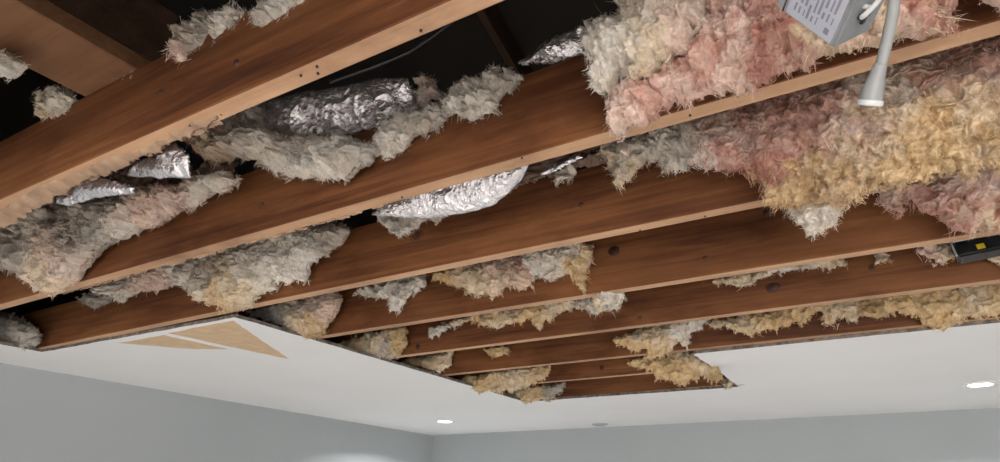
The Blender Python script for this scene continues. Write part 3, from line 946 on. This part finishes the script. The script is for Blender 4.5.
# ---- bay between fifth and sixth joist
W56 = 'wool in the fifth joist bay'
clump([(398, 363), (420, 356), (453, 350), (452, 368), (440, 374), (417, 368)], bay(6, .05, -.15), .045, 'small tan wool at left drywall edge under fifth joist', [(420, 362, 'o'), (440, 362, 'c')], 81, rag=.010, group=W56)
clump([(482, 350), (510, 344), (509, 355), (493, 359)], bay(6, .02, 0), .02, 'tiny yellow wool wisp under the middle of fifth joist', ['y'], 82, rag=.006, group=W56)
clump([(615, 338), (660, 322), (688, 317), (716, 313), (706, 326), (691, 337), (689, 345), (679, 346), (671, 354), (662, 358), (649, 358), (645, 352), (631, 349), (618, 346)], bay(6, .045, -.15), .05, 'yellow wool clump under fifth joist just above the opening corner', [(630, 342, 'y'), (655, 350, 'y'), (665, 332, 'c'), (690, 328, 'w'), (650, 338, 'c')], 83, rag=.012, group=W56)
clump([(700, 324), (807, 300), (926, 282), (1000, 271), (1060, 262), (1060, 312), (1000, 315), (983, 318), (964, 320), (945, 327), (921, 327), (911, 315), (897, 313), (878, 320), (864, 318), (850, 322), (840, 320), (830, 326), (819, 313), (802, 325), (778, 330), (764, 332), (750, 337), (735, 330), (721, 328)], bay(6, .05, -.15), .045, 'long yellow wool fringe under fifth joist running to the right edge', [(730, 322, 'c'), (760, 325, 'y'), (800, 315, 'y'), (850, 310, 'c'), (900, 300, 'y'), (940, 312, 'y'), (980, 300, 'c'), (1000, 295, 'y'), (870, 305, 'o')], 84, rag=.011, group=W56)

# ---- bays beyond
W67 = 'wool at the far end of the opening'
clump([(454, 380), (480, 373), (514, 368), (551, 364), (549, 377), (531, 385), (514, 392), (480, 393)], bay(7, .05, -.1), .045, 'yellow wool at the left drywall edge under sixth joist', [(480, 382, 'y'), (520, 378, 'c'), (545, 370, 'y')], 91, rag=.012, group=W67)
clump([(616, 364), (648, 355), (700, 347), (712, 357), (722, 371), (725, 377), (712, 383), (702, 378), (693, 380), (686, 389), (679, 383), (669, 380), (657, 380), (652, 372), (643, 368)], bay(7, .045, -.1), .05, 'bright yellow wool clump in the far right corner of the opening', [(640, 362, 'y'), (665, 370, 'y'), (690, 372, 'y'), (700, 362, 'c'), (715, 372, 'o')], 92, rag=.013, group=W67)
clump([(490, 395), (520, 387), (567, 381), (563, 392), (553, 400), (531, 403)], bay(8, .05, -.1), .045, 'tan wool at the far left corner of the opening', [(510, 393, 'c'), (540, 390, 'y'), (555, 393, 'g')], 93, rag=.012, group=W67)
clump([(722, 376), (733, 377), (744, 386), (735, 385), (730, 391), (723, 390)], bay(8, .04, 0), .02, 'tiny cream wool scrap beside the far right drywall corner', ['c'], 94, rag=.006, group=W67)

# ------------------------------------------------------------------ torn paper fringes stuck along the edges
def fringe(k, xa, xb, n, m, parent, ln=(.004, .014), y=None):
    bm = bmesh.new()
    for i in range(n):
        x = random.uniform(xa, xb)
        w = random.uniform(.01, .05)
        yy = (YF[k] if y is None else y) + random.uniform(-.004, .002)
        h = random.uniform(*ln)
        a = [bm.verts.new((x + w * t, yy + random.uniform(-.002, .002), ZJ - .0003)) for t in (0, .33, .66, 1)]
        b = [bm.verts.new((x + w * t + random.uniform(-.004, .004), yy + random.uniform(0, .008), ZJ - h * random.uniform(.2, 1))) for t in (0, .33, .66, 1)]
        c = [bm.verts.new(v.co + Vector((0, .0012, 0))) for v in a]
        d = [bm.verts.new(v.co + Vector((0, .0012, 0))) for v in b]
        for q in range(3):
            bm.faces.new([a[q], a[q + 1], b[q + 1], b[q]])
            bm.faces.new([c[q], d[q], d[q + 1], c[q + 1]])
            bm.faces.new([b[q], b[q + 1], d[q + 1], d[q]])
    o = bm_obj('torn_paper', bm, [m], parent)
    o['kind'] = 'stuff'
    return o


fringe(2, -2.2, -.9, 70, 'kraft', JO[2], (.001, .006))
fringe(1, -1.6, -.9, 25, 'kraft', JO[1], (.001, .006))
fringe(6, -.66, 1.1, 34, 'gyp', ceiling, (.002, .006), OYC + .002)
fringe(6, OX1 - .05, OX2, 30, 'gyp', ceiling, (.002, .006), OYB + .002)


# ------------------------------------------------------------------ recessed downlights and the small ceiling plate
def downlight(c, label, watts):
    r = bpy.data.objects.new('recessed_light', None)
    COL.objects.link(r)
    r.location = (c[0], c[1], ZC)
    tag(r, label, 'ceiling light', 'recessed ceiling lights')
    bpy.context.view_layer.update()
    bm = bmesh.new()
    n = 40
    prof = [(.050, -.004), (.054, -.0065), (.068, -.0065), (.074, -.002), (.074, 0.0)]
    rr = [[bm.verts.new((c[0] + q * math.cos(2 * math.pi * i / n), c[1] + q * math.sin(2 * math.pi * i / n), ZC + h)) for i in range(n)] for q, h in prof]
    for a, b in zip(rr, rr[1:]):
        for i in range(n):
            bm.faces.new([a[i], a[(i + 1) % n], b[(i + 1) % n], b[i]])
    bm_obj('trim_ring', bm, ['trim'], r, True)
    bm = bmesh.new()
    bmesh.ops.create_cone(bm, cap_ends=True, segments=n, radius1=.051, radius2=.051, depth=.003)
    bmesh.ops.translate(bm, verts=bm.verts, vec=(c[0], c[1], ZC - .003))
    bm_obj('diffuser', bm, ['lamp'], r)
    d = bpy.data.lights.new('downlight', 'AREA')
    d.shape = 'DISK'
    d.size = 0.10
    d.energy = watts
    d.spread = math.radians(150)
    d.color = (0.97, 0.98, 1.0)
    lo = bpy.data.objects.new('downlight', d)
    COL.objects.link(lo)
    lo.location = (c[0], c[1], ZC - .012)
    return r


downlight(on_z(445, 421, ZC), 'lit round recessed light in the white ceiling near the room corner', 26)
downlight(on_z(980, 384, ZC), 'lit round recessed light in the white ceiling at right edge', 26)
downlight((-1.75, -0.95, ZC), 'added unseen round light behind the camera for floor bounce, left one', 36)  # added out of view to light the floor and bounce upward
downlight((0.35, -0.95, ZC), 'added unseen round light behind the camera for floor bounce, right one', 44)  # second added lamp, unseen, for the same upward bounce

c = on_z(600, 424, ZC)
vp = bpy.data.objects.new('ceiling_plate', None)
COL.objects.link(vp)
vp.location = (c[0], c[1], ZC)
tag(vp, 'small flat grey plate on the ceiling close to the back wall', 'ceiling plate')
bpy.context.view_layer.update()
bm = bmesh.new()
n = 32
prof = [(.0, -.012), (.034, -.012), (.040, -.008), (.055, -.006), (.060, 0)]
rr = [[bm.verts.new((c[0] + max(q, .0005) * math.cos(2 * math.pi * i / n), c[1] + max(q, .0005) * math.sin(2 * math.pi * i / n), ZC + h)) for i in range(n)] for q, h in prof]
for a, b in zip(rr, rr[1:]):
    for i in range(n):
        bm.faces.new([a[i], a[(i + 1) % n], b[(i + 1) % n], b[i]])
bm_obj('plate_disc', bm, ['vent'], vp, True)

# ------------------------------------------------------------------ hanging metal driver box with label and leads
Pc = at_dist(833, 50, 0.74)
zax = (CAM - Pc) / np.linalg.norm(CAM - Pc)            # towards the camera
upc = M[:, 1] - zax * (M[:, 1] @ zax)
upc /= np.linalg.norm(upc)
xax = np.cross(upc, zax)


def edge(u, r):
    s = 1 / math.sqrt(1 + r * r)
    v = xax * u[0] * s + upc * u[1] * s + zax * r * s
    return v / np.linalg.norm(v)


e1 = edge((-.731, .682), -.424)
e2 = edge((.408, .913), .764)
e2 -= e1 * (e1 @ e2)
e2 /= np.linalg.norm(e2)
e3 = np.cross(e1, e2)
if e3 @ zax > 0:
    e3 = -e3
W1, W2, W3 = .082, .125, .050
jb = bpy.data.objects.new('driver_box', None)
COL.objects.link(jb)
jb.location = Pc
tag(jb, 'grey metal driver box with printed label hanging before the pink wool', 'electrical box')
bpy.context.view_layer.update()


def obox(name, a, b, c, m, parent, bev=0.0015):
    """box in the driver box's own axes: a, b, c are (lo, hi) along e1, e2, e3"""
    bm = bmesh.new()
    add_box(bm, a[0], a[1], b[0], b[1], c[0], c[1])
    if bev:
        bmesh.ops.bevel(bm, geom=list(bm.edges), offset=bev, segments=2, affect='EDGES')
    mt = Matrix((tuple(e1), tuple(e2), tuple(e3))).transposed().to_4x4()
    mt.translation = Pc
    bmesh.ops.transform(bm, matrix=mt, verts=bm.verts)
    return bm_obj(name, bm, [m], parent)


obox('case', (0, W1), (0, W2), (0, W3), 'steel', jb, .003)
lab = obox('label_sticker', (.006, W1 - .016), (.004, W2 - .01), (-.0008, .0002), 'label', jb, 0)
lab['label'] = 'pale printed label'
for i in range(9):
    x = .012 + i * .0055
    y = .022 if i < 3 else .012
    while y < W2 - .02:
        l = random.uniform(.006, .02)
        obox('print_line', (x, x + random.choice((.0012, .002, .0026))), (y, y + l), (-.0011, -.0007), 'print', lab, 0)
        y += l + random.uniform(.003, .006)
obox('print_mark', (.012, .0175), (.010, .0165), (-.0011, -.0007), 'print', lab, 0)
obox('lid_seam', (W1 - .0125, W1 - .011), (.002, W2 - .002), (-.0006, .0003), 'blackp', jb, 0)
# side face: clip and knock-out
obox('spring_clip', (-.003, .001), (.030, .036), (.016, .030), 'blackp', jb, 0)
obox('spring_clip', (-.003, .001), (.022, .040), (.023, .027), 'blackp', jb, 0)


def bp(a, b, c):
    return Pc + e1 * a + e2 * b + e3 * c


w = link('lead_wire', tube_mesh('lead_wire', [bp(.004, .042, .018), bp(-.006, .044, .019), at_dist(862, 17, .715), at_dist(873, 7, .71), at_dist(884, -8, .71), at_dist(890, -30, .72), bp(.0, .12, .06), bp(.01, .11, .04)], .0026, 10), ['whitecable'], jb)
# hanger: armoured cable from the box up to the nearest joist
link('armoured_cable', tube_mesh('armoured_cable', [bp(.04, W2 - .005, .025), bp(.04, W2 + .04, .03), np.array([Pc[0] + .12, YF[1] + .05, ZJ + .0]), np.array([Pc[0] + .15, YF[1] + .012, ZJ + .10])], .008, 12), ['steel'], jb)

# dangling cable with connector
D = .70
pc = bpy.data.objects.new('connector_cable', None)
COL.objects.link(pc)
pc.location = at_dist(870, 104, D)
tag(pc, 'grey white cable with a plug connector dangling beside the metal box', 'cable')
bpy.context.view_layer.update()
link('lead', tube_mesh('lead', [np.array([Pc[0] + .17, YF[1] - .005, ZJ + .03]), at_dist(915, -90, D), at_dist(897, -30, D), at_dist(893, 10, D), at_dist(886, 45, D), at_dist(879, 72, D)], .0050, 14), ['greycable'], pc)
pl_ = link('plug', tube_mesh('plug', [at_dist(881, 64, D), at_dist(877, 76, D), at_dist(873, 90, D), at_dist(870, 103, D)], [.0056, .0070, .0092, .0102], 20), ['greycable'], pc)
link('plug_collar', tube_mesh('plug_collar', [at_dist(870.6, 100, D), at_dist(869.8, 104, D), at_dist(869.4, 106, D)], [.0110, .0114, .0102], 20), ['whitecable'], pl_)

# black case with yellow mark at the right picture edge
cc = on_y(991, 244, YNEAR[5] - .09)
bc = bpy.data.objects.new('black_case', None)
COL.objects.link(bc)
bc.location = cc
tag(bc, 'flat black case with yellow mark tucked under fourth joist at right edge', 'case')
bpy.context.view_layer.update()


def cbox(name, a, b, c, m, parent, bev=.002):
    bm = bmesh.new()
    add_box(bm, a[0], a[1], b[0], b[1], c[0], c[1])
    if bev:
        bmesh.ops.bevel(bm, geom=list(bm.edges), offset=bev, segments=2, affect='EDGES')
    mt = Matrix.Translation(Vector(cc)) @ Matrix.Rotation(math.radians(-4), 4, 'Y') @ Matrix.Rotation(math.radians(-20), 4, 'X')
    bmesh.ops.transform(bm, matrix=mt, verts=bm.verts)
    return bm_obj(name, bm, [m], parent)


cbox('shell', (-.085, .12), (-.02, .02), (-.034, .036), 'blackp', bc, .006)
cbox('pale_rim', (-.088, -.083), (-.022, -.0165), (-.032, .02), 'whitecable', bc, .001)
cbox('pale_rim', (-.085, .02), (-.0225, -.0185), (.014, .017), 'whitecable', bc, .001)
yb_ = cbox('yellow_mark', (-.036, -.018), (-.0212, -.0195), (-.024, -.008), 'yellow', bc, 0)

# thin cable in the attic over the nearest joist
o = link('attic_cable', tube_mesh('attic_cable', [on_y(330, 82, .75), on_y(385, 62, .78), on_y(420, 45, .80), on_y(470, 5, .82), on_y(500, -40, .83)], .004, 8), ['blackp'])
tag(o, 'thin dark cable sagging in the attic beyond the nearest joist', 'cable')
